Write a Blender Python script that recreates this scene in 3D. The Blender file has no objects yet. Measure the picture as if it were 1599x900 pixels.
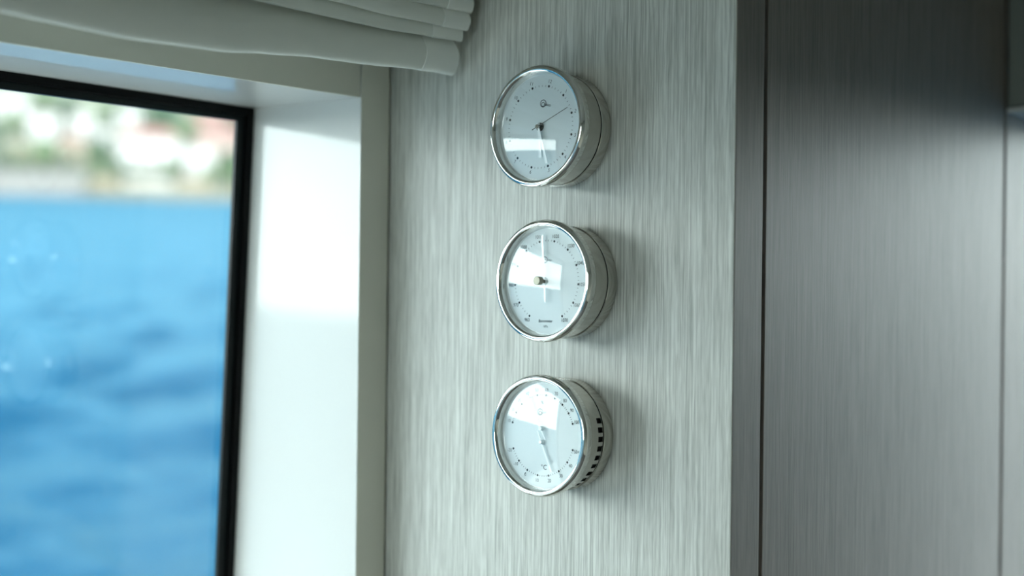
import bpy, bmesh, math, random
from mathutils import Vector, Matrix, noise
random.seed(7)
R = math.radians
S = bpy.context.scene
COL = S.collection
ZC = 1.5                      # eye height above the cabin floor; z values below are relative to it

# ------------------------------------------------------------------ camera
F_PX, CX, CY = 2150.0, 799.5, 524.0
CAM = Vector((0.8404, -1.0800, ZC))
YAW, ROLL = R(40.37), R(0.68)
cam_d = bpy.data.cameras.new('camera'); cam = bpy.data.objects.new('camera', cam_d); COL.objects.link(cam)
cam_d.sensor_fit = 'HORIZONTAL'; cam_d.sensor_width = 36.0; cam_d.lens = F_PX / 1599 * 36
cam_d.shift_y = (CY - 450) / 1599
cam_d.clip_start = 0.05; cam_d.clip_end = 6000
cam.matrix_world = Matrix.Translation(CAM) @ (Matrix.Rotation(YAW, 4, 'Z') @ Matrix.Rotation(R(90), 4, 'X') @ Matrix.Rotation(ROLL, 4, 'Z'))
cam_d.dof.use_dof = True; cam_d.dof.focus_distance = 1.335; cam_d.dof.aperture_fstop = 2.0
S.camera = cam

# ------------------------------------------------------------------ sky, sun, exposure
HEEL, HEEL_AZ = R(6.15), R(40.5)          # the yacht heels: the sea rises towards the far shore
E_AX = Vector((-math.cos(HEEL_AZ), math.sin(HEEL_AZ), 0))
SEA_N = (Vector((0, 0, 1)) * math.cos(HEEL) - E_AX * math.sin(HEEL)).normalized()
w = bpy.data.worlds.new('sky'); S.world = w; w.use_nodes = True
nt = w.node_tree; nt.nodes.clear()
def N(nt, t, **kw):
    n = nt.nodes.new(t)
    for k, v in kw.items(): setattr(n, k, v)
    return n
out = N(nt, 'ShaderNodeOutputWorld'); bg = N(nt, 'ShaderNodeBackground'); tc = N(nt, 'ShaderNodeTexCoord')
dot = N(nt, 'ShaderNodeVectorMath', operation='DOT_PRODUCT'); dot.inputs[1].default_value = SEA_N
ramp = N(nt, 'ShaderNodeValToRGB'); cr = ramp.color_ramp
cr.elements[0].position = 0.0; cr.elements[0].color = (0.90, 0.985, 0.985, 1)
cr.elements[1].position = 1.0; cr.elements[1].color = (0.56, 0.72, 0.86, 1)
e = cr.elements.new(0.3); e.color = (0.82, 0.93, 0.97, 1)
nt.links.new(tc.outputs['Generated'], dot.inputs[0]); nt.links.new(dot.outputs['Value'], ramp.inputs[0])
nt.links.new(ramp.outputs[0], bg.inputs[0]); nt.links.new(bg.outputs[0], out.inputs[0])
bg.inputs[1].default_value = 7.2
sun_d = bpy.data.lights.new('sun', 'SUN'); sun_d.energy = 1.2; sun_d.angle = R(0.6); sun_d.color = (1, .95, .87)
sun = bpy.data.objects.new('sun_offscreen', sun_d); COL.objects.link(sun)
sun.rotation_euler = Vector((-0.35, 0.62, -0.78)).to_track_quat('-Z', 'Y').to_euler()
S.view_settings.view_transform = 'Standard'; S.view_settings.look = 'None'
S.view_settings.gamma = 1; S.view_settings.use_curve_mapping = False
S.view_settings.exposure = 0.66
S.cycles.use_denoising = True
S.cycles.max_bounces = 10; S.cycles.diffuse_bounces = 6; S.cycles.glossy_bounces = 5; S.cycles.transparent_max_bounces = 12
S.cycles.sample_clamp_indirect = 6

def portal(name, loc, nrm, sx, sy):
    d = bpy.data.lights.new(name, 'AREA'); d.shape = 'RECTANGLE'; d.size = sx; d.size_y = sy
    d.cycles.is_portal = True
    o = bpy.data.objects.new(name, d); COL.objects.link(o)
    z = -Vector(nrm).normalized(); x = Vector((0, 0, 1)).cross(z).normalized(); y = z.cross(x)
    o.matrix_world = Matrix.Translation(loc) @ Matrix((x, y, z)).transposed().to_4x4()
portal('window_left_daylight', (-0.49, -0.50, ZC - 0.18), (1, 0, 0), 0.92, 0.90)
portal('window_left_aft_offscreen', (-0.49, -2.10, ZC - 0.18), (1, 0, 0), 1.40, 0.90)  # sky sampling guide at the added second hull window
portal('door_aft_offscreen', (0.275, -3.27, 1.02), (0, 1, 0), 0.90, 1.84)  # sky sampling guide at the added aft doors
portal('window_forward_offscreen', (0.49, 0.88, ZC - 0.09), (0, -1, 0), 0.60, 0.76)

# ------------------------------------------------------------------ materials
def mat(name):
    m = bpy.data.materials.new(name); m.use_nodes = True
    return m, m.node_tree, m.node_tree.nodes['Principled BSDF']
def pbr(name, col, rough=.5, metal=0, coat=0, coat_r=.05, spec=.5, bump=None):
    m, t, b = mat(name)
    b.inputs['Base Color'].default_value = (*col, 1); b.inputs['Roughness'].default_value = rough
    b.inputs['Metallic'].default_value = metal; b.inputs['Coat Weight'].default_value = coat
    b.inputs['Coat Roughness'].default_value = coat_r; b.inputs['Specular IOR Level'].default_value = spec
    if bump:
        sc, st = bump
        c = N(t, 'ShaderNodeTexCoord'); n = N(t, 'ShaderNodeTexNoise'); n.inputs['Scale'].default_value = sc
        n.inputs['Detail'].default_value = 3
        bp = N(t, 'ShaderNodeBump'); bp.inputs['Strength'].default_value = st; bp.inputs['Distance'].default_value = .001
        t.links.new(c.outputs['Object'], n.inputs['Vector']); t.links.new(n.outputs[0], bp.inputs['Height'])
        t.links.new(bp.outputs[0], b.inputs['Normal'])
    return m
def wood(name, dark, light, rough, coat, coat_r, fine=640.0, spec=.5):
    """vertical-grain limed veneer: long thin pale and dark streaks running along z"""
    m, t, b = mat(name)
    c = N(t, 'ShaderNodeTexCoord')
    # slight waviness of the grain
    wm = N(t, 'ShaderNodeMapping'); wm.inputs['Scale'].default_value = (45, 45, 16)
    wn = N(t, 'ShaderNodeTexNoise'); wn.inputs['Scale'].default_value = 1; wn.inputs['Detail'].default_value = 1
    wv = N(t, 'ShaderNodeVectorMath', operation='MULTIPLY_ADD'); wv.inputs[1].default_value = (.0022, .0022, 0)
    t.links.new(c.outputs['Object'], wm.inputs[0]); t.links.new(wm.outputs[0], wn.inputs['Vector'])
    t.links.new(wn.outputs['Color'], wv.inputs[0]); t.links.new(c.outputs['Object'], wv.inputs[2])
    def streak(sx, sz, detail, dist=0.0):
        mp = N(t, 'ShaderNodeMapping'); mp.inputs['Scale'].default_value = (sx, sx, sz)
        n = N(t, 'ShaderNodeTexNoise'); n.inputs['Scale'].default_value = 1; n.inputs['Detail'].default_value = detail
        n.inputs['Distortion'].default_value = dist
        t.links.new(wv.outputs[0], mp.inputs[0]); t.links.new(mp.outputs[0], n.inputs['Vector'])
        return n.outputs[0]
    a = streak(fine, 11.0, 2.0); d2 = streak(170, 4.0, 2); e2 = streak(1000, 60, 1)
    m1 = N(t, 'ShaderNodeMath', operation='MULTIPLY'); m1.inputs[1].default_value = .64; t.links.new(a, m1.inputs[0])
    m2 = N(t, 'ShaderNodeMath', operation='MULTIPLY_ADD'); m2.inputs[1].default_value = .16; t.links.new(d2, m2.inputs[0]); t.links.new(m1.outputs[0], m2.inputs[2])
    m3 = N(t, 'ShaderNodeMath', operation='MULTIPLY_ADD'); m3.inputs[1].default_value = .20; t.links.new(e2, m3.inputs[0]); t.links.new(m2.outputs[0], m3.inputs[2])
    r = N(t, 'ShaderNodeValToRGB'); r.color_ramp.elements[0].position = .36; r.color_ramp.elements[1].position = .62
    r.color_ramp.elements[0].color = (*dark, 1); r.color_ramp.elements[1].color = (*light, 1)
    t.links.new(m3.outputs[0], r.inputs[0]); t.links.new(r.outputs[0], b.inputs['Base Color'])
    bp = N(t, 'ShaderNodeBump'); bp.inputs['Strength'].default_value = .25; bp.inputs['Distance'].default_value = .0004
    t.links.new(m3.outputs[0], bp.inputs['Height']); t.links.new(bp.outputs[0], b.inputs['Normal'])
    b.inputs['Roughness'].default_value = rough; b.inputs['Specular IOR Level'].default_value = spec; b.inputs['Coat Weight'].default_value = coat; b.inputs['Coat Roughness'].default_value = coat_r
    return m
def clear_glass(name, ior=1.5, tint=(1, 1, 1), rough=0.0):
    m = bpy.data.materials.new(name); m.use_nodes = True; t = m.node_tree; t.nodes.clear()
    o = N(t, 'ShaderNodeOutputMaterial'); mx = N(t, 'ShaderNodeMixShader'); fr = N(t, 'ShaderNodeFresnel')
    tr = N(t, 'ShaderNodeBsdfTransparent'); gl = N(t, 'ShaderNodeBsdfGlossy')
    # thin pane: both faces reflect like the outer one
    ge = N(t, 'ShaderNodeNewGeometry'); mi = N(t, 'ShaderNodeMix'); mi.inputs[2].default_value = ior; mi.inputs[3].default_value = 1 / ior
    t.links.new(ge.outputs['Backfacing'], mi.inputs[0]); t.links.new(mi.outputs[0], fr.inputs[0])
    tr.inputs[0].default_value = (*tint, 1); gl.inputs['Roughness'].default_value = rough
    gl.inputs[0].default_value = (1, 1, 1, 1)
    t.links.new(fr.outputs[0], mx.inputs[0]); t.links.new(tr.outputs[0], mx.inputs[1]); t.links.new(gl.outputs[0], mx.inputs[2])
    t.links.new(mx.outputs[0], o.inputs[0])
    return m
M = {}
M['panel'] = wood('limed_veneer', (.345, .338, .298), (.645, .640, .585), .45, .12, .3)
M['door'] = wood('lacquered_veneer', (.170, .149, .131), (.248, .218, .195), .48, .06, .3, spec=.13)
M['lacquer'] = pbr('white_lacquer', (.64, .63, .595), .35, coat=.6, coat_r=.03, spec=.4)
M['wall'] = pbr('satin_wall', (.64, .62, .54), .55, bump=(400, .05))
M['frame'] = pbr('black_frame', (.0025, .003, .0032), .5, spec=.15)
M['frit'] = pbr('black_glass_border', (.003, .006, .0065), .4, spec=.25)
M['pane'] = clear_glass('window_glass', 1.45, (.97, 1, .995))
M['fabric'] = pbr('blind_fabric', (.78, .79, .74), .85, bump=(1500, .25))
M['hem'] = pbr('blind_hem_fabric', (.88, .89, .85), .85, bump=(1500, .25))
M['cab'] = pbr('overhead_cabinet', (.19, .205, .18), .5)
M['ceil'] = pbr('headliner', (.62, .62, .58), .8)
M['floor'] = pbr('carpet', (.20, .19, .18), .95, bump=(300, .4))
M['deck'] = pbr('pale_deck', (.44, .44, .42), .7)  # tone of the added bounce deck, sets how much light it throws up
M['dash'] = pbr('dash_top', (.10, .10, .10), .6)
M['steel'] = pbr('polished_steel', (.72, .71, .68), .05, 1)
M['satin_steel'] = pbr('brushed_steel', (.60, .58, .54), .20, 1)
M['black'] = pbr('black_inside', (.006, .006, .006), .7)
M['dial'] = pbr('silver_dial', (.70, .76, .76), .5, .1)
M['print'] = pbr('dial_print', (.008, .014, .016), .6)
M['printgrey'] = pbr('dial_print_grey', (.028, .045, .05), .6)
M['hand'] = pbr('white_hand', (.80, .84, .84), .35, .3)
M['darkhand'] = pbr('dark_hand', (.06, .065, .065), .35, .5)
M['brass'] = pbr('nickel_knob', (.34, .32, .25), .4, .6)
M['gglass'] = clear_glass('gauge_glass', 1.62)

# ------------------------------------------------------------------ mesh helpers
def link(name, bm, m, parent=None, smooth=False, loc=None):
    me = bpy.data.meshes.new(name); bm.normal_update(); bm.to_mesh(me); bm.free()
    me.materials.append(M[m] if isinstance(m, str) else m)
    if smooth:
        for p in me.polygons: p.use_smooth = True
    o = bpy.data.objects.new(name, me); COL.objects.link(o)
    if parent: o.parent = parent
    if loc: o.location = loc
    return o
def auto_smooth(o, ang=35):
    me = o.data; bm = bmesh.new(); bm.from_mesh(me)
    for f in bm.faces: f.smooth = True
    for e in bm.edges:
        if len(e.link_faces) == 2 and e.calc_face_angle(0) > R(ang): e.smooth = False
    bm.to_mesh(me); bm.free()
def empty(name, loc=(0, 0, 0)):
    o = bpy.data.objects.new(name, None); o.location = loc; COL.objects.link(o); return o
def tag(o, label=None, cat=None, group=None, kind=None):
    if label: o['label'] = label
    if cat: o['category'] = cat
    if group: o['group'] = group
    if kind: o['kind'] = kind
    return o
def struct(o, label=None): return tag(o, label, None, None, 'structure')
def box_bm(x0, x1, y0, y1, z0, z1, bev=0, bm=None):
    b = bm or bmesh.new(); n0 = len(b.verts)
    vs = [b.verts.new((x, y, z)) for z in (z0, z1) for y in (y0, y1) for x in (x0, x1)]
    for f in ((0, 2, 3, 1), (4, 5, 7, 6), (0, 1, 5, 4), (2, 6, 7, 3), (0, 4, 6, 2), (1, 3, 7, 5)): b.faces.new([vs[i] for i in f])
    if bev and bm is None: bmesh.ops.bevel(b, geom=b.edges[:], offset=bev, segments=2, profile=.6, affect='EDGES')
    return b
def box(name, m, x0, x1, y0, y1, z0, z1, parent=None, bev=0):
    return link(name, box_bm(x0, x1, y0, y1, z0, z1, bev), m, parent)
def hexa(name, m, c, parent=None):
    """box from eight corners, ordered like box_bm (z, y, x)"""
    b = bmesh.new(); vs = [b.verts.new(p) for p in c]
    for f in ((0, 2, 3, 1), (4, 5, 7, 6), (0, 1, 5, 4), (2, 6, 7, 3), (0, 4, 6, 2), (1, 3, 7, 5)): b.faces.new([vs[i] for i in f])
    bmesh.ops.recalc_face_normals(b, faces=b.faces[:])
    return link(name, b, m, parent)
def lathe(name, prof, m, parent=None, seg=128, close=False, ang=30):
    """prof: (radius, height along -y) pairs turned about the gauge axis"""
    b = bmesh.new(); rings = []
    for r, a in prof:
        if r < 1e-6: rings.append([b.verts.new((0, -a, 0))])
        else: rings.append([b.verts.new((r * math.sin(2 * math.pi * i / seg), -a, r * math.cos(2 * math.pi * i / seg))) for i in range(seg)])
    pairs = list(zip(rings, rings[1:])) + ([(rings[-1], rings[0])] if close else [])
    for p, q in pairs:
        for i in range(seg):
            j = (i + 1) % seg
            if len(p) == 1 and len(q) == 1: continue
            if len(p) == 1: b.faces.new((p[0], q[i], q[j]))
            elif len(q) == 1: b.faces.new((p[i], q[0], p[j]))
            else: b.faces.new((p[i], q[i], q[j], p[j]))
    bmesh.ops.recalc_face_normals(b, faces=b.faces[:])
    o = link(name, b, m, parent); auto_smooth(o, ang); return o

# ------------------------------------------------------------------ cabin shell
XW, XC = -0.2581, 0.1844            # window wall face; corner of the gauge bulkhead
YJ = -0.0458                        # window jamb
CEIL = ZC + 0.62
YB, XR, YF = -3.2, 2.6, 0.81
Z = lambda z: ZC + z
def hdr(y): return Z(0.2574 + 0.0265 * (y - YJ))     # lower edge of the header, dropping a little aft
Y_END = -0.98

fl = struct(box('floor', 'floor', -0.75, XR + .1, YB - .1, YF + .2, -0.06, 0), 'grey carpet floor of the cabin')
struct(box('ceiling', 'ceil', -0.75, XR + .1, YB - .1, YF + .2, CEIL, CEIL + .05), 'off-white cabin ceiling')
# gauge bulkhead: pale veneer facing aft, its outer edge strip facing the cabin
wf = struct(box('wall_forward', 'panel', XW - .02, XC, 0, 0.0475, 0, CEIL, bev=0), 'pale limed veneer wall carrying the three gauges')
es = box('edge_strip', 'door', XC - .03, XC + 0.0006, 0.0012, 0.0502, 0, CEIL, wf, bev=.0006)
es['label'] = 'narrow darker veneer edge strip'
# door beside it and the panel beyond, facing the cabin, with dark gaps between
struct(box('wall_side', 'door', XC - .12, XC - .09, 0.05, YF, 0, CEIL), 'veneer backing behind the door gaps')
d1 = struct(box('door_1', 'door', XC - .022, XC, 0.0575, 0.6472, 0.02, CEIL - .01, bev=.0008), 'grey-brown lacquered veneer door')
struct(box('wall_right_of_door', 'door', XC - .022, XC, 0.6559, YF, 0, CEIL, bev=.0008), 'lacquered side panel beyond the door')
bpy.data.objects['wall_right_of_door'].name = 'wall_beyond'

# window wall on the left: strip, header, dado and pillar
wl = struct(empty('wall_left', (XW, 0, 0)), 'satin grey window wall')
def inpar(o, p):
    o.parent = p; o.matrix_parent_inverse = Matrix.Translation(-p.location); return o
inpar(box('wall_strip', 'wall', XW - .03, XW, YJ + .0006, -.0035, 0, CEIL), wl)
zt = CEIL
def header(y0, y1):
    return inpar(hexa('header_panel', 'wall', [(XW - .005, y0, hdr(y0)), (XW - .0008, y0, hdr(y0)), (XW - .005, y1, hdr(y1)), (XW - .0008, y1, hdr(y1)),
                              (XW - .005, y0, zt), (XW - .0008, y0, zt), (XW - .005, y1, zt), (XW - .0008, y1, zt)]), wl)
header(Y_END, YJ - .0012); header(-2.8, -1.4)
SILL = Z(-0.62)
inpar(box('dado_panel', 'wall', XW - .03, XW, YB, YJ, 0, SILL), wl)
inpar(box('pillar_panel', 'wall', XW - .03, XW, -1.4, Y_END, SILL, CEIL), wl)
inpar(box('aft_panel', 'wall', XW - .03, XW, YB, -2.8, SILL, CEIL), wl)
wb = struct(empty('wall_back', (0.6, YB, 0)), 'aft wall around the glazed cabin doors')
inpar(box('side_panel', 'wall', -0.75, -0.20, YB - .05, YB, 0, CEIL), wb)
inpar(box('side_panel', 'wall', 0.75, XR, YB - .05, YB, 0, CEIL), wb)
inpar(box('top_panel', 'wall', -0.20, 0.75, YB - .05, YB, 1.95, CEIL), wb)
w4 = struct(empty('door_2', (0.6, YB, 0)), 'glazed sliding doors to the aft deck')  # added opening out of view, brightens the surfaces that face aft
inpar(box('pane', 'pane', -0.20, 0.75, YB - .03, YB - .024, 0.05, 1.95), w4)
for px in (-.20, .71): inpar(box('frame_post', 'frame', px, px + .04, YB - .045, YB - .005, 0, 1.95), w4)
inpar(box('frame_rail', 'frame', -.2, 0.75, YB - .045, YB - .005, 0, .05), w4)
struct(box('wall_right', 'wall', XR, XR + .05, YB, YF, 0, CEIL), 'veneer wall on the far side of the cabin')

# hull side windows: leaning glass, black frame, glossy white reveal
def wx(z):  return -0.4436 - 0.0513 * (0.2645 - (z - ZC))         # x of the leaning window plane at height z
def window(n, y1, y0, label):
    """y1 forward end, y0 aft end"""
    w0 = struct(empty('window_%d' % n, (-0.45, (y0 + y1) / 2, SILL)), label)
    zt1, zt0, zb = Z(0.2645 + .0165 * (y1 - YJ)), Z(0.2645 + .0165 * (y0 - YJ)), SILL
    def pl(y, z, off): return (wx(z) + off, y, z)
    # reveal linings
    T = .03
    jb = [(wx(zb) - .03, y1, zb - .02), (XW - .0005, y1, zb - .02), (wx(zb) - .03, y1 + T, zb - .02), (XW - .0005, y1 + T, zb - .02),
          (wx(zt1) - .03, y1, zt1 + .04), (XW - .0005, y1, zt1 + .04), (wx(zt1) - .03, y1 + T, zt1 + .04), (XW - .0005, y1 + T, zt1 + .04)]
    inpar(hexa('jamb', 'lacquer', jb), w0)
    jb2 = [(x, y - y1 + y0 - T, z) for x, y, z in jb]
    inpar(hexa('jamb', 'lacquer', jb2), w0)
    dz = hdr(y1) - zt1                                  # the soffit rises a little towards the glass
    so = [(wx(zt0) - .03, y0, zt0), (XW - .006, y0, zt0 + dz), (wx(zt1) - .03, y1, zt1), (XW - .006, y1, zt1 + dz),
          (wx(zt0) - .03, y0, zt0 + .03), (XW - .006, y0, zt0 + .03), (wx(zt1) - .03, y1, zt1 + .03), (XW - .006, y1, zt1 + .03)]
    inpar(hexa('soffit', 'lacquer', so), w0)
    inpar(box('sill', 'lacquer', wx(zb) - .03, XW + .015, y0, y1, zb - .03, zb), w0)
    # frame members in the leaning plane: dark outer frame proud of the glass, black printed border on the glass
    def member(nm, m, ya, yb, za0, za1, zb0, zb1, o0, o1):
        # ya/yb ends along y; lower edge za0..za1 and upper edge zb0..zb1 at the two ends
        c = [pl(ya, za0, o0), pl(ya, za0, o1), pl(yb, za1, o0), pl(yb, za1, o1), pl(ya, zb0, o0), pl(ya, zb0, o1), pl(yb, zb1, o0), pl(yb, zb1, o1)]
        return inpar(hexa(nm, m, c), w0)
    a = .0085; bw = .0205
    member('frame_post', 'frame', y1 - a, y1, zb, zb, zt1, zt1, -.02, .004)
    member('frame_post', 'frame', y0, y0 + a, zb, zb, zt0, zt0, -.02, .004)
    member('frame_rail', 'frame', y0, y1, zt0 - .010, zt1 - .010, zt0, zt1, -.02, .004)
    member('frame_rail', 'frame', y0, y1, zb, zb, zb + a, zb + a, -.02, .004)
    member('border', 'frit', y1 - bw, y1 - a, zb, zb, zt1 - .010, zt1 - .010, -.0065, -.0015)
    member('border', 'frit', y0 + a, y0 + bw, zb, zb, zt0 - .010, zt0 - .010, -.0065, -.0015)
    member('border', 'frit', y0 + bw, y1 - bw, zt0 - .018, zt1 - .018, zt0 - .010, zt1 - .010, -.0065, -.0015)
    member('border', 'frit', y0 + bw, y1 - bw, zb + a, zb + a, zb + bw, zb + bw, -.0065, -.0015)
    member('pane', 'pane', y0 + a, y1 - a, zb + a, zb + a, zt0 - .010, zt1 - .010, -.010, -.006)
window(1, YJ, Y_END, 'black-framed cabin window in a glossy white reveal')
window(2, -1.4, -2.8, 'second hull window further aft')  # added opening out of view, lets in more side light
# hull skin outside between the windows
hs = struct(empty('wall_hull', (-.6, 0, 0)), 'white outer skin of the yacht')
inpar(box('hull_skin', 'lacquer', -0.62, -0.575, YB - .1, YF + .2, -.06, SILL - .03), hs)
inpar(box('hull_skin', 'lacquer', -0.50, -0.46, -1.43 + .06, Y_END - .03 - .03, SILL - .03, CEIL), hs)
inpar(box('hull_skin', 'lacquer', -0.50, -0.46, YJ + .032, YF + .2, SILL - .03, CEIL), hs)
inpar(box('hull_skin', 'lacquer', -0.50, -0.46, YB - .1, -2.84, SILL - .03, CEIL), hs)
inpar(box('hull_skin', 'lacquer', -0.50, -0.46, YB - .1, YF + .2, Z(.31), CEIL), hs)
# unseen overhang added above the windows to cut off the high sky
struct(box('trim_1', 'lacquer', -1.30, -0.45, YB - .1, YF + .2, Z(.46), Z(.53)), 'upper deck overhang outside the window')
struct(box('floor_side_deck', 'deck', -2.25, -0.62, YB - .6, YF + .8, ZC - 1.30, ZC - 1.22), 'white side deck outside below the windows')  # added reflector out of view, lights soffit, jamb and blind from below

# front of the cabin: overhead cabinet, windscreen below it, dash
cabn = empty('overhead_cabinet', (1.4, .66, Z(.294)))
tag(cabn, 'dark overhead cabinet fixed beyond the veneer door', 'cabinet')
def part(o, p): return inpar(o, p)
part(box('body', 'cab', XC + .001, XR - .001, .670, YF - .001, Z(.296), CEIL - .002), cabn)
part(box('underside', 'lacquer', XC + .001, XR - .001, .6535, YF - .001, Z(.290), Z(.2955)), cabn)
x = XC + .002
while x < XR - .1:
    part(box('cabinet_door', 'cab', x, min(x + .595, XR - .002), .653, .6695, Z(.297), CEIL - .02, bev=.0015), cabn); x += .60
wfr = struct(empty('wall_front', (1.4, YF, 0)), 'front wall around the windscreen')
WZ0, WZ1 = Z(-.46), Z(.288)
inpar(box('lower_panel', 'wall', XC, XR, YF, YF + .05, 0, WZ0), wfr)
inpar(box('upper_panel', 'wall', XC, XR, YF, YF + .05, WZ1, CEIL), wfr)
inpar(box('side_panel', 'wall', 0.80, XR, YF, YF + .05, WZ0, WZ1), wfr)
w3 = struct(empty('window_3', (1.1, YF, WZ0)), 'windscreen below the overhead cabinet')
inpar(box('pane', 'pane', XC + .002, 0.80, YF + .02, YF + .026, WZ0, WZ1), w3)
for px in (XC + .001, 0.77): inpar(box('frame_post', 'frame', px, px + (.012 if px < .5 else .03), YF - .004, YF + .03, WZ0, WZ1), w3)
dt = tag(box('dash_shelf', 'dash', XC + .001, XR - .001, .745, YF - .001, Z(-.53), Z(-.48), bev=.004), 'dark dash shelf under the windscreen', 'shelf')

# ------------------------------------------------------------------ roman blind
bl = empty('roman_blind', (XW + .08, -.5, Z(.27)))
tag(bl, 'off-white pleated roman blind gathered above the window', 'blind')
BY0, BY1 = -1.05, -0.0155
def lerp_tab(tab, y):
    if y <= tab[0][0]: return tab[0][1]
    for (a, va), (b_, vb) in zip(tab, tab[1:]):
        if y <= b_:
            t = (y - a) / (b_ - a); t = t * t * (3 - 2 * t) * .4 + t * .6
            return va + (vb - va) * t
    return tab[-1][1]
drop = [[(-1.05, .244), (-.53, .2446), (-.417, .2437), (-.318, .248), (-.267, .2545), (-.205, .261), (-.156, .264), (-.121, .2667), (-.085, .2702), (-.038, .2735), (-.0155, .2735)],
        [(-1.05, .290), (-.5, .294), (-.18, .3005), (-.13, .301), (-.06, .305), (-.0155, .308)],
        [(-1.05, .303), (-.5, .308), (-.19, .3132), (-.1376, .3126), (-.067, .316), (-.0155, .3185)],
        [(-1.05, .325), (-.4, .327), (-.108, .3315), (-.063, .3337), (-.0155, .336)],
        [(-1.05, .342), (-.4, .345), (-.0155, .354)], [(-1.05, .360), (-.4, .363), (-.0155, .372)]]
# end outlines (x, height above the fold's lower edge): front going up, then back down behind
prof0 = [(-.1525, .0004), (-.148, .0030), (-.1445, .0095), (-.1425, .0180), (-.1445, .0265), (-.1500, .0340), (-.158, .044), (-.166, .056), (-.174, .060), (-.1725, .045), (-.168, .025), (-.163, .010), (-.158, .0025)]
def upper(xb, xm, h=.030): return [(xb - .002, 0), (xb + .0005, .0018), (xm, .0085), (xm - .001, .014), (xm - .006, .0205), (xm - .016, h), (xm - .034, h + .010), (xm - .046, h + .008), (xm - .034, h - .004), (xb - .022, .010), (xb - .010, .0026)]
profs = [prof0, upper(-.1385, -.1375), upper(-.1305, -.1268), upper(-.1250, -.1225), upper(-.123, -.1205), upper(-.122, -.1195)]
def smooth_loop(p, it=2):
    for _ in range(it):
        q = []
        for i in range(len(p)):
            a, b_ = p[i], p[(i + 1) % len(p)]
            q += [(a[0] * .75 + b_[0] * .25, a[1] * .75 + b_[1] * .25), (a[0] * .25 + b_[0] * .75, a[1] * .25 + b_[1] * .75)]
        p = q
    return p
def fold_mesh(k, ys, grow=0.0):
    p = smooth_loop(profs[k], 2); n = len(p)
    cx = sum(a for a, _ in p) / n; cz = sum(b_ for _, b_ in p) / n
    b = bmesh.new(); rings = []
    for i, y in enumerate(ys):
        z0 = lerp_tab(drop[k], y); wob = .0018 * math.sin(y * 17 + k * 2) * min(1, (BY1 - y) / .1)
        ring = []
        for px, pz in p:
            d = Vector((px - cx, pz - cz)); L = d.length or 1; g = 1 + grow / L
            sh = 1.0 if (grow == 0 and y < BY1 - 1e-6) or grow else .97
            ring.append(b.verts.new((cx + d.x * g * sh + wob, y, Z(z0 + cz + d.y * g * sh))))
        rings.append(ring)
    for r0, r1 in zip(rings, rings[1:]):
        for i in range(n): b.faces.new((r0[i], r0[(i + 1) % n], r1[(i + 1) % n], r1[i]))
    b.faces.new(rings[0]); b.faces.new(rings[-1])
    bmesh.ops.recalc_face_normals(b, faces=b.faces[:])
    return b
ys = [BY0 + (BY1 - .003 - BY0) * i / 90 for i in range(91)] + [BY1]
for k in range(6):
    f = part(link('fold', fold_mesh(k, ys), 'fabric'), bl); auto_smooth(f, 50)
    hw = (.047, .045, .038, .036, .036, .036)[k]
    yh = [BY1 - hw + (hw - .0015) * i / 8 for i in range(9)] + [BY1 + .0004]
    h = link('side_hem', fold_mesh(k, yh, .0007), 'hem'); auto_smooth(h, 50)
    h.parent = f
part(box('hanging_cloth', 'fabric', XW + .072, XW + .085, BY0, BY1 - .004, Z(.285), CEIL - .005), bl)
part(box('headrail', 'lacquer', XW + .0005, XW + .095, BY0, BY1 - .002, CEIL - .05, CEIL - .0005), bl)

# ------------------------------------------------------------------ gauges
DIAL_A = .041
DG = bpy.context.evaluated_depsgraph_get
def text_mesh(s, size):
    cu = bpy.data.curves.new('t', 'FONT'); cu.body = s; cu.size = size; cu.align_x = 'CENTER'; cu.align_y = 'CENTER'; cu.resolution_u = 3
    o = bpy.data.objects.new('t', cu); COL.objects.link(o)
    dg = bpy.context.evaluated_depsgraph_get(); dg.update()
    me = bpy.data.meshes.new_from_object(o.evaluated_get(dg))
    bpy.data.objects.remove(o); bpy.data.curves.remove(cu)
    return me
class Print:
    """flat print on a dial: x right, y up, lying just in front of the dial"""
    def __init__(s, a=DIAL_A + .0002): s.bm = bmesh.new(); s.a = a
    def poly(s, pts):
        s.bm.faces.new([s.bm.verts.new((x, -s.a, y)) for x, y in pts])
    def dot(s, x, y, r, n=14): s.poly([(x + r * math.sin(2 * math.pi * i / n), y + r * math.cos(2 * math.pi * i / n)) for i in range(n)])
    def ring(s, x, y, r, t, a0=0, a1=360, n=28, sx=1.0):
        for i in range(n):
            p, q = R(a0 + (a1 - a0) * i / n), R(a0 + (a1 - a0) * (i + 1) / n)
            s.poly([(x + sx * r * math.sin(p), y + r * math.cos(p)), (x + sx * r * math.sin(q), y + r * math.cos(q)),
                    (x + sx * (r - t) * math.sin(q), y + (r - t) * math.cos(q)), (x + sx * (r - t) * math.sin(p), y + (r - t) * math.cos(p))])
    def tick(s, ang, r0, r1, wd):
        c, n = math.cos(ang), math.sin(ang); hx, hy = c * wd / 2, -n * wd / 2
        s.poly([(r0 * n - hx, r0 * c - hy), (r0 * n + hx, r0 * c + hy), (r1 * n + hx, r1 * c + hy), (r1 * n - hx, r1 * c - hy)])
    def text(s, t, x, y, size, sx=1.0):
        me = text_mesh(t, size); off = len(s.bm.verts)
        vs = [s.bm.verts.new((x + v.co.x * sx, -s.a, y + v.co.y)) for v in me.vertices]
        for p in me.polygons:
            try: s.bm.faces.new([vs[i] for i in p.vertices])
            except ValueError: pass
        bpy.data.meshes.remove(me)
    def build(s, name, m, parent): return tag(link(name, s.bm, m, parent), kind='stuff')
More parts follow.
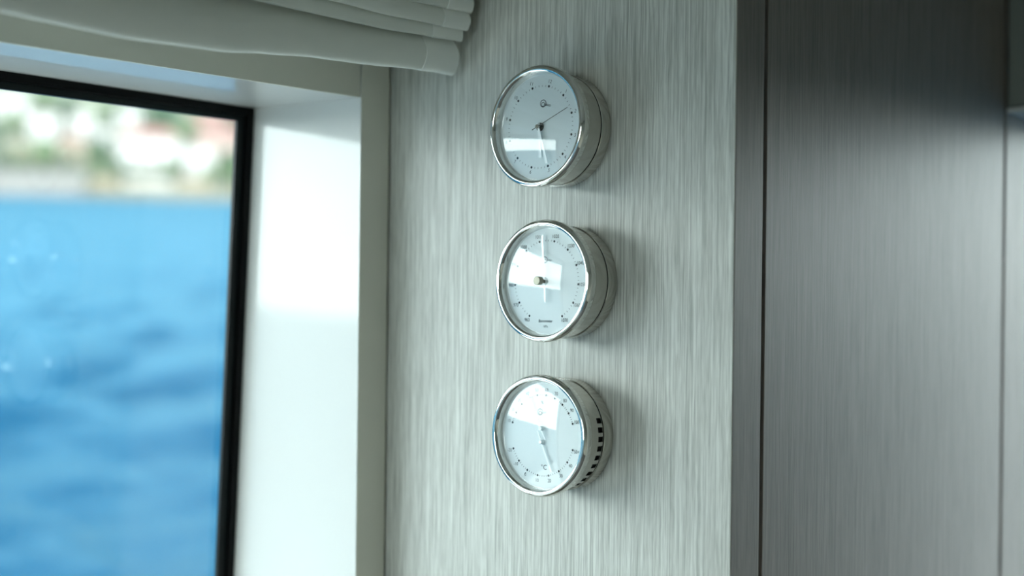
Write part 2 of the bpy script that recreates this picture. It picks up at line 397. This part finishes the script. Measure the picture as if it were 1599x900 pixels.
def logo(p, y, k=1.0):
    p.ring(-.0022 * k, y, .0033 * k, .0006 * k)
    p.ring(-.0022 * k, y - .0008 * k, .0019 * k, .0005 * k)
    p.text('BARIGO', .0026 * k, y - .0006 * k, .0026 * k, .8)
def disc_hand(name, m, parent, ang, r0, r1, w0, w1, a, th=.0005, loc=(0, 0)):
    b = bmesh.new(); n, c = math.sin(ang), math.cos(ang)
    def P(r, w_, d): return b.verts.new((loc[0] + r * n + w_ * c, -(a + d), loc[1] + r * c - w_ * n))
    q = [[P(r0, -w0, d), P(r0, w0, d), P(r1, w1, d), P(r1, -w1, d)] for d in (0, th)]
    b.faces.new(q[0]); b.faces.new(q[1])
    for i in range(4): b.faces.new((q[0][i], q[0][(i + 1) % 4], q[1][(i + 1) % 4], q[1][i]))
    bmesh.ops.recalc_face_normals(b, faces=b.faces[:])
    return link(name, b, m, parent)
def pin(name, m, parent, r, a0, a1, loc=(0, 0), seg=24):
    o = lathe(name, [(0, a0), (r, a0), (r, a1 - r * .25), (r * .75, a1), (0, a1)], m, parent, seg)
    o.location = (loc[0], 0, loc[1]); return o
RB = .0556
def gauge(x, z, rot, name, label, vented=False):
    g = empty(name, (x, 0, Z(z))); g.rotation_euler = (0, rot, 0)
    tag(g, label, 'gauge')
    # base ring against the wall, dark joint, side of the case
    lathe('case_base', [(0, .0), (RB - .0006, .0), (RB, .0008), (RB, .0139), (RB - .0006, .0145), (0, .0145)], 'satin_steel', g)
    lathe('joint', [(RB - .0016, .0144), (RB - .0016, .0156)], 'black', g)
    b0, b1, s0, s1 = .0153, .0365, .0163, .0235
    if not vented:
        lathe('case_body', [(RB - .003, b0), (RB - .0014, b0), (RB - .0009, b0 + .0006), (RB - .0009, .0246), (RB, .0254), (RB, b1), (RB - .003, b1)], 'satin_steel', g)
    else:
        # openings cut through the side of the case, 9.55 degrees apart around its lower half
        seg = 720; slots = [74.6 + 9.59 * k for k in range(23)]
        def inslot(i):
            a = (i + .5) * 360 / seg
            return any(abs(a - s) < 2.7 for s in slots)
        b = bmesh.new(); hs_ = [b0, b0 + .0006, s0, s1, .0246, .0254, b1]; rr = [RB - .0014, RB - .0009, RB - .0009, RB - .0009, RB - .0009, RB, RB]; TI = .0022
        def ringv(r, a): return [b.verts.new((r * math.sin(2 * math.pi * i / seg), -a, r * math.cos(2 * math.pi * i / seg))) for i in range(seg)]
        o_ = [ringv(r, a) for r, a in zip(rr, hs_)]; i2, i3 = ringv(RB - TI, s0), ringv(RB - TI, s1)
        for k in range(6):
            for i in range(seg):
                j = (i + 1) % seg
                if k == 2 and inslot(i): continue
                b.faces.new((o_[k][i], o_[k][j], o_[k + 1][j], o_[k + 1][i]))
        for i in range(seg):
            j = (i + 1) % seg
            if inslot(i):
                b.faces.new((o_[2][i], o_[2][j], i2[j], i2[i])); b.faces.new((o_[3][i], i3[i], i3[j], o_[3][j]))
                if not inslot(i - 1): b.faces.new((o_[2][i], i2[i], i3[i], o_[3][i]))
                if not inslot(i + 1): b.faces.new((o_[2][j], o_[3][j], i3[j], i2[j]))
        loose = [v for v in b.verts if not v.link_faces]; bmesh.ops.delete(b, geom=loose, context='VERTS')
        bmesh.ops.recalc_face_normals(b, faces=b.faces[:])
        o = link('case_body', b, 'satin_steel', g); auto_smooth(o, 30)
        o['label'] = 'steel case side cut with a row of dark vent slots'
        lathe('inner_sleeve', [(RB - .0035, s0 - .001), (RB - .0035, s1 + .001)], 'black', g)
    # polished bezel: rolled tube around the glass
    pr = [(RB - .002, .0350), (RB, .0352), (RB + .0022, .0372), (.0592, .0400)]
    for i in range(13):
        t = R(-35 + 150 * i / 12); pr.append((.0556 + .0040 * math.cos(t), .0452 + .0046 * math.sin(t)))
    pr += [(.0530, .0482), (.0520, .0460), (.0515, .0432), (.0514, .0412), (.0514, .0400)]
    lathe('bezel', pr, 'steel', g, 160, ang=50)
    d = lathe('dial', [(.0514, DIAL_A - .002), (.0514, DIAL_A), (0, DIAL_A)], 'dial', g, 96)
    # slightly domed glass
    gl = [(.0516 * math.sin(R(90) * i / 10), 0) for i in range(10, -1, -1)]
    RG = .26
    gl = [(r, .0432 + math.sqrt(RG * RG - r * r) - math.sqrt(RG * RG - .0516 ** 2)) for r, _ in gl]
    go = lathe('glass', gl, 'gglass', g, 96, ang=60)
    if go.data.polygons[0].normal.y > 0: go.data.flip_normals()      # the glass faces the cabin
    return g, d

# clock
g, d = gauge(-0.0099, 0.2035, R(15.1), 'wall_clock', 'round steel wall clock, topmost of three gauges on the veneer')
g['category'] = 'clock'
p = Print()
for h in range(60):
    a = R(h * 6)
    if h % 5 == 0: p.dot(.040 * math.sin(a), .040 * math.cos(a), .00125)
    else: p.tick(a, .0391, .0408, .0004)
for h in range(1, 13):
    a = R(h * 30); p.text(str(h), .0447 * math.sin(a), .0447 * math.cos(a), .0049)
logo(p, .0228, 1.15); p.build('dial_print', 'print', d)
disc_hand('hour_hand', 'hand', g, R(160.2), -.004, .0303, .0012, .0018, .0432)
disc_hand('minute_hand', 'hand', g, R(147.3), -.004, .0383, .0010, .0014, .0442)
sh_ = disc_hand('second_hand', 'darkhand', g, R(52.4), -.0075, .0397, .00035, .0002, .0452, .0003)
pin('hand_pivot', 'steel', g, .0022, DIAL_A, .0468); lathe('pivot_washer', [(.0042, DIAL_A), (.0042, DIAL_A + .0012), (0, DIAL_A + .0012)], 'darkhand', g, 32)

# barometer
g, d = gauge(0, 0.0530, R(.46), 'barometer', 'round steel barometer with a small knob on its glass, middle of three gauges')
p = Print(); q = Print()
st = 27.086
for k in range(12):
    a = R((k - 5.5) * st); p.dot(.0395 * math.sin(a), .0395 * math.cos(a), .00115)
    if k < 11:
        for j in range(1, 5): p.tick(R((k - 5.5 + j / 5) * st), .0386, .0402, .0004)
    q.text(str(960 + 10 * k), .0452 * math.sin(a) * (1.0 if abs(math.sin(a)) < .8 else .985), .0442 * math.cos(a), .0051, .86)
logo(p, .0206, 1.0)
q.text('Barometer', 0, -.0388, .0044, .9); q.text('hPa', .0003, -.0440, .0036)
p.build('dial_print', 'print', d); q.build('dial_numerals', 'printgrey', d)
disc_hand('pressure_hand', 'hand', g, R(-4.6), -.0206, .0448, .0009, .0012, .0440)
pin('hand_pivot', 'steel', g, .0019, DIAL_A, .0458, (.0006, -.0004))
k_ = lathe('setting_knob', [(0, .0470), (.0026, .0470), (.0026, .0490), (.0040, .0495), (.0042, .0500), (.0042, .0548), (.0038, .0553), (0, .0554)], 'brass', g, 40)
k_.location = (-.0008, 0, 0)

# thermometer and hygrometer
g, d = gauge(-0.0027, -0.0969, R(-1.74), 'thermometer_hygrometer', 'round steel thermometer with vent slots in its side, lowest of three gauges', True)
p = Print(); q = Print()
su, sl, lo = 16.056, 20.012, -.505
for k in range(10):
    a = R((k - 4.5) * su); p.dot(.0394 * math.sin(a), .0394 * math.cos(a), .00115)
    if k < 9:
        for j in range(1, 5): p.tick(R((k - 4.5 + j / 5) * su), .0385, .0401, .0004)
    q.text(str(10 + 10 * k), .0443 * math.sin(a), .0443 * math.cos(a), .0049, .88)
for k in range(8):
    a = R(180 - (k - 3.5) * sl + lo); p.dot(.0394 * math.sin(a), .0394 * math.cos(a), .00115)
    if k < 7:
        for j in range(1, 5): p.tick(R(180 - (k - 3.5 + j / 5) * sl + lo), .0385, .0401, .0004)
    q.text(['-20', '-10', '0', '10', '20', '30', '40', '50+'][k], .0445 * math.sin(a), .0445 * math.cos(a), .0049, .88)
logo(q, .0228, 1.0); p.text('\u00b0C', .0016, -.0311, .0068); q.text('%', .0006, .0318, .0050)
p.build('dial_print', 'print', d); q.build('dial_numerals', 'printgrey', d)
disc_hand('humidity_hand', 'hand', g, R(-27), -.012, .0350, .0007, .0011, .0436, loc=(.0002, .0068))
disc_hand('temperature_hand', 'hand', g, R(157), -.012, .0310, .0007, .0011, .0430, loc=(.0002, -.0062))
for zz in (.0068, -.0062): pin('hand_pivot', 'hand', g, .0022, DIAL_A, .0450, (.0002, zz))

# ------------------------------------------------------------------ outside: sea, far shore
H_EYE = 3.5                                   # eye above the water
AZ_V = R(33.65)
_f = Vector((-math.cos(AZ_V), math.sin(AZ_V), 0)); FWD = (_f - SEA_N * _f.dot(SEA_N)).normalized()
LAT = FWD.cross(SEA_N).normalized()
SEA_O = CAM - SEA_N * H_EYE
SM = Matrix((LAT, FWD, SEA_N)).transposed().to_4x4(); SM.translation = SEA_O     # x along the shore, y out to it, z up from the water
SMI = SM.inverted()
SHORE = 250.0
# sea mesh
def wave(x, y):
    h = 0
    for kx, ky, am, ph in WV: h += am * math.sin(kx * x + ky * y + ph)
    return h
WV = []
for L, am, n in ((7, .17, 4), (4, .15, 5), (2.4, .10, 6), (1.4, .05, 6)):
    for i in range(n):
        th = R(75 + random.uniform(-75, 75)); k = 2 * math.pi / (L * random.uniform(.8, 1.25))
        WV.append((k * math.cos(th), k * math.sin(th), am / n ** .5, random.uniform(0, 6.28)))
b = bmesh.new(); rings = []; NA = 420
rad = [2.5]
while rad[-1] < 245: rad.append(rad[-1] * 1.026 + .02)
rad += [400, 900, 2500, 5500]
for r in rad:
    fade = 1 / (1 + (r / 90) ** 2) if r < 250 else 0
    ring = []
    for i in range(NA):
        # finer steps in the direction of the shore
        u = (i / NA) * 2 - 1; a = math.pi * (0.25 * u + 0.75 * u ** 3)
        xx, yy = r * math.sin(a), r * math.cos(a)
        ring.append(b.verts.new((xx, yy, wave(xx, yy) * fade if fade else 0)))
    rings.append(ring)
for p_, q_ in zip(rings, rings[1:]):
    for i in range(NA): b.faces.new((p_[i], p_[(i + 1) % NA], q_[(i + 1) % NA], q_[i]))
bmesh.ops.recalc_face_normals(b, faces=b.faces[:])
m, t, bs = mat('sea_water'); M['sea'] = m
bs.inputs['Base Color'].default_value = (.0, .021, .045, 1); bs.inputs['Roughness'].default_value = .35; bs.inputs['Specular IOR Level'].default_value = 0
c = N(t, 'ShaderNodeTexCoord'); n1 = N(t, 'ShaderNodeTexNoise'); n1.inputs['Scale'].default_value = 1.6; n1.inputs['Detail'].default_value = 5
bp = N(t, 'ShaderNodeBump'); bp.inputs['Strength'].default_value = .8; bp.inputs['Distance'].default_value = .2
t.links.new(c.outputs['Object'], n1.inputs['Vector']); t.links.new(n1.outputs[0], bp.inputs['Height']); t.links.new(bp.outputs[0], bs.inputs['Normal'])
gls = N(t, 'ShaderNodeBsdfGlossy'); gls.inputs[0].default_value = (.062, .140, .182, 1); gls.inputs['Roughness'].default_value = .3
frn = N(t, 'ShaderNodeFresnel'); frn.inputs[0].default_value = 1.33; mxs = N(t, 'ShaderNodeMixShader')
t.links.new(bp.outputs[0], gls.inputs['Normal']); t.links.new(bp.outputs[0], frn.inputs['Normal'])
t.links.new(frn.outputs[0], mxs.inputs[0]); t.links.new(bs.outputs[0], mxs.inputs[1]); t.links.new(gls.outputs[0], mxs.inputs[2])
t.links.new(mxs.outputs[0], t.nodes['Material Output'].inputs[0])
sea = link('sea', b, 'sea', smooth=True); sea.matrix_world = SM
tag(sea, 'rippled blue sea outside the window', 'sea', kind='stuff')

def noisy(name, cols, scale, rough=.9):
    m, t, bs = mat(name); c = N(t, 'ShaderNodeTexCoord'); n1 = N(t, 'ShaderNodeTexNoise'); n1.inputs['Scale'].default_value = scale
    n1.inputs['Detail'].default_value = 4; r = N(t, 'ShaderNodeValToRGB')
    r.color_ramp.elements[0].position = .35; r.color_ramp.elements[1].position = .65
    r.color_ramp.elements[0].color = (*cols[0], 1); r.color_ramp.elements[1].color = (*cols[1], 1)
    t.links.new(c.outputs['Object'], n1.inputs['Vector']); t.links.new(n1.outputs[0], r.inputs[0]); t.links.new(r.outputs[0], bs.inputs['Base Color'])
    bs.inputs['Roughness'].default_value = rough; return m
M['hill'] = noisy('dry_hillside', ((0.036, 0.044, 0.021), (0.070, 0.065, 0.037)), .09)
M['quay'] = noisy('pale_quay', ((0.135, 0.122, 0.109), (0.165, 0.151, 0.136)), .3)
M['sand'] = noisy('pale_beach', ((0.128, 0.108, 0.070), (0.152, 0.132, 0.095)), .2)
M['white_wall'] = noisy('sun_bleached_render', ((0.326, 0.298, 0.274), (0.374, 0.344, 0.317)), .2)
M['pink_wall'] = noisy('pinkish_render', ((0.227, 0.162, 0.132), (0.258, 0.189, 0.161)), .2)
M['beige_wall'] = noisy('beige_render', ((0.196, 0.153, 0.105), (0.227, 0.185, 0.132)), .2)
M['tile'] = noisy('terracotta_roof', ((0.105, 0.035, 0.024), (0.132, 0.048, 0.034)), .6)
M['shut'] = pbr('dark_window', (.03, .04, .045), .3)
M['leaf_a'] = noisy('foliage_dark', ((0.008, 0.024, 0.011), (0.028, 0.050, 0.020)), .7)
M['leaf_b'] = noisy('foliage_light', ((0.033, 0.059, 0.021), (0.071, 0.099, 0.040)), .7)
M['bark'] = pbr('bark', (.05, .04, .03), .9)
SLOPE = .30
def ground(y): return 2.0 + max(0, y - SHORE - 6) * SLOPE
def pix_ray(px, py):
    rt = cam.matrix_world.to_3x3()
    return (SMI.to_3x3() @ (rt @ Vector(((px - CX) / F_PX, -(py - CY) / F_PX, -1)))).normalized()
def on_hill(px, py):
    """where the line of sight through a pixel meets the hillside (sea frame)"""
    d_ = pix_ray(px, py); t_ = (SHORE + 7) / d_.y
    for _ in range(60):
        P = Vector((0, 0, H_EYE)) + d_ * t_
        t_ += (P.z - ground(P.y)) / (SLOPE - d_.z / d_.y) * .6 / max(d_.y, .1)
        t_ = max(t_, (SHORE + 7) / d_.y)
    return Vector((0, 0, H_EYE)) + d_ * t_
b = bmesh.new(); gy = [SHORE + 5, SHORE + 7] + [SHORE + 7 + 14 * i for i in range(1, 22)]
grid = [[b.verts.new((xx, yy, ground(yy) + (noise.noise((xx * .02, yy * .03, 0)) * 3 if yy > SHORE + 120 else 0))) for xx in range(-520, 521, 20)] for yy in gy]
for p_, q_ in zip(grid, grid[1:]):
    for i in range(len(p_) - 1): b.faces.new((p_[i], p_[i + 1], q_[i + 1], q_[i]))
hl = link('hillside', b, 'hill'); hl.matrix_world = SM; struct(hl, 'dry green hillside of the far shore')
b = box_bm(-520, 520, SHORE + 1.5, SHORE + 7, -1, 2.02); o = link('beach', b, 'sand'); o.matrix_world = SM; struct(o, 'pale beach along the far shore')
XQ = (pix_ray(132, 300) * (SHORE / pix_ray(132, 300).y)).x
b = box_bm(-300, XQ, SHORE, SHORE + 6.5, -1, 4.4); o = link('quay_wall', b, 'quay'); o.matrix_world = SM
tag(o, 'long pale grey quay wall along the far waterline', 'wall')

HOUSES = []
def house(px, py, wpx, hpx, wall, label, short, depth=9, flat=False):
    """px,py: middle of the base as seen; wpx,hpx: apparent width and wall height"""
    P = on_hill(px, py); k = P.length / math.hypot(F_PX, px - CX)
    w_, h_ = wpx * k, hpx * k
    root = empty('house'); root.matrix_world = SM @ Matrix.Translation(P)
    tag(root, label, 'house', 'houses on the far shore')
    zb = -.6; HOUSES.append((P, w_, depth, short))
    link('wall', box_bm(-w_ / 2, w_ / 2, 0, depth, zb, h_), wall, root)
    if not flat:
        rb = bmesh.new(); ov = .4; rz = h_; rh = min(w_, depth) * .22
        v = [rb.verts.new(c_) for c_ in ((-w_ / 2 - ov, -ov, rz), (w_ / 2 + ov, -ov, rz), (w_ / 2 + ov, depth + ov, rz), (-w_ / 2 - ov, depth + ov, rz), (-w_ / 2 + w_ * .22, depth / 2, rz + rh), (w_ / 2 - w_ * .22, depth / 2, rz + rh))]
        for f_ in ((0, 3, 2, 1), (0, 1, 5, 4), (2, 3, 4, 5), (1, 2, 5), (3, 0, 4)): rb.faces.new([v[i] for i in f_])
        link('roof', rb, 'tile', root)
    else:
        link('parapet', box_bm(-w_ / 2 - .15, w_ / 2 + .15, -.15, depth + .15, h_, h_ + .4), wall, root)
    nw = max(2, int(w_ / 3.2)); nf = max(1, int(h_ / 2.9))
    for fl_ in range(nf):
        for i in range(nw):
            xx = -w_ / 2 + w_ * (i + .5) / nw; zz = .9 + fl_ * 2.8
            if zz + 1.4 < h_: link('window', box_bm(xx - .45, xx + .45, -.04, .05, zz, zz + 1.35), 'shut', root)
    return root
house(234, 262, 92, 46, 'white_wall', 'broad white house with a red roof above the beach', 'the broad red-roofed house')
house(68, 216, 44, 34, 'white_wall', 'white house high on the hillside behind the quay', 'the white house high behind the quay', flat=True)
house(128, 216, 34, 34, 'white_wall', 'white flat-roofed house between the beige house and the hilltop', 'the white house above the beige one', flat=True)
house(164, 228, 28, 24, 'white_wall', 'small white house beside the broad red-roofed house', 'the small white house', flat=True)
house(200, 200, 34, 24, 'white_wall', 'white house up the slope behind the broad red-roofed house', 'the white house up the slope', flat=True)
house(112, 254, 40, 34, 'beige_wall', 'beige house standing just above the quay', 'the beige house above the quay')
house(345, 252, 74, 40, 'pink_wall', 'pinkish house with a red roof beside the window frame', 'the pinkish house')
house(312, 276, 42, 40, 'white_wall', 'white flat-roofed house near the waterline below the pinkish house', 'the white house near the waterline', flat=True)
house(322, 196, 56, 12, 'pink_wall', 'low pinkish house with a red roof highest on the slope', 'the low pinkish house')
house(14, 182, 48, 26, 'white_wall', 'white house highest on the slope above the quay', 'the highest white house', flat=True)
house(30, 250, 40, 22, 'beige_wall', 'low beige house behind the quay', 'the low beige house', flat=True)
for px, wp, hp, hlab in ((162, 36, 14, 'low sand-coloured beach building by the end of the quay'), (232, 70, 12, 'wide low white beach building below the red-roofed house'), (303, 46, 14, 'low sand-coloured beach building below the pinkish house')):
    P = on_hill(px, 296); P.y = SHORE + 3; k = P.y / F_PX; P.x = pix_ray(px, 296).x / pix_ray(px, 296).y * P.y
    root = empty('beach_hut'); root.matrix_world = SM @ Matrix.Translation((P.x, P.y, 2.0))
    tag(root, hlab, 'hut', 'beach buildings')
    link('wall', box_bm(-wp * k / 2, wp * k / 2, 0, 3.5, -.2, hp * k), 'beige_wall' if px != 232 else 'white_wall', root)
    link('roof', box_bm(-wp * k / 2 - .3, wp * k / 2 + .3, -.3, 3.8, hp * k, hp * k + .3), 'sand', root)
# trees: a few crown shapes shared between them
crowns = []
for s_ in range(4):
    b = bmesh.new(); bmesh.ops.create_icosphere(b, subdivisions=3, radius=1)
    for v in b.verts:
        v.co *= 1 + .35 * noise.noise(v.co * 1.7 + Vector((s_ * 7, 0, 0))) + .18 * noise.noise(v.co * 4.5 + Vector((0, s_ * 5, 0)))
    for li in ('leaf_a', 'leaf_b'):
        me = bpy.data.meshes.new('crown'); b.to_mesh(me); me.materials.append(M[li]); crowns.append(me)
    b.free()
b = bmesh.new(); bmesh.ops.create_cone(b, cap_ends=True, segments=8, radius1=.22, radius2=.13, depth=1); bmesh.ops.translate(b, verts=b.verts[:], vec=(0, 0, .5))
trunk_me = bpy.data.meshes.new('trunk'); b.to_mesh(trunk_me); b.free(); trunk_me.materials.append(M['bark'])
spots = [(227, 196, 26), (72, 240, 30), (20, 222, 26), (48, 206, 22), (92, 200, 20), (150, 200, 22), (176, 252, 26), (150, 266, 24), (185, 276, 22), (270, 276, 24), (215, 284, 20),
         (340, 286, 30), (285, 258, 24), (282, 222, 26), (258, 206, 22), (300, 210, 22), (365, 204, 24), (352, 284, 20), (100, 262, 20), (60, 262, 22), (10, 262, 24), (146, 238, 20), (270, 190, 26),
         (180, 180, 24), (110, 178, 26), (60, 168, 28), (350, 178, 26), (240, 172, 26), (310, 178, 22), (20, 196, 22), (380, 270, 26), (-25, 220, 30), (-30, 260, 28), (86, 282, 0), (256, 286, 18), (165, 284, 18)]
TREES = []
for i, (px, py, wp) in enumerate(spots):
    if not wp: continue
    P = on_hill(px, py); k = P.length / math.hypot(F_PX, px - CX); rr_ = wp * k / 2
    P.y = max(P.y, SHORE + 7.5 + rr_ * 1.3)
    # stand clear of the houses and of the other trees
    def blocked(P):
        for H, w_, dp, _n in HOUSES:
            if abs(P.x - H.x) < w_ / 2 + rr_ * 1.35 + .6 and H.y - rr_ * 1.35 - .8 < P.y < H.y + dp + rr_ * 1.35 + .8: return True
        return any((P - T).length < 1.25 * (rr_ + tr_) for T, tr_ in TREES)
    ok = None
    for step in range(60):
        for sx_, sy_ in ((1, 0), (-1, 0), (0, 1), (0, -1), (.7, .7), (-.7, -.7)):
            Q = Vector((P.x + sx_ * step * .5, max(P.y + sy_ * step * .5, SHORE + 7.5 + rr_ * 1.3), 0)); Q.z = ground(Q.y)
            if not blocked(Q): ok = Q; break
        if ok: break
    if not ok: continue
    P = ok; TREES.append((P, rr_))
    root = empty('tree'); root.matrix_world = SM @ Matrix.Translation(P) @ Matrix.Rotation(random.uniform(0, 6.28), 4, 'Z')
    near = min(HOUSES, key=lambda h_: (h_[0] - P).length)
    rel = 'in front of' if P.y < near[0].y - .5 else 'behind' if P.y > near[0].y + near[2] else 'beside'
    tag(root, ('dark' if (i * 3) % 2 == 0 else 'light') + ' green tree ' + rel + ' ' + near[3], 'tree', 'trees on the far shore')
    cme = crowns[(i * 3) % len(crowns)]
    co = bpy.data.objects.new('crown', cme); COL.objects.link(co); co.parent = root; co.location = (0, 0, rr_ * 1.25); co.scale = (rr_, rr_, rr_ * random.uniform(.85, 1.15))
    to = bpy.data.objects.new('trunk', trunk_me); COL.objects.link(to); to.parent = root; to.location = (0, 0, -.5); to.scale = (1, 1, rr_ * .8 + .5)
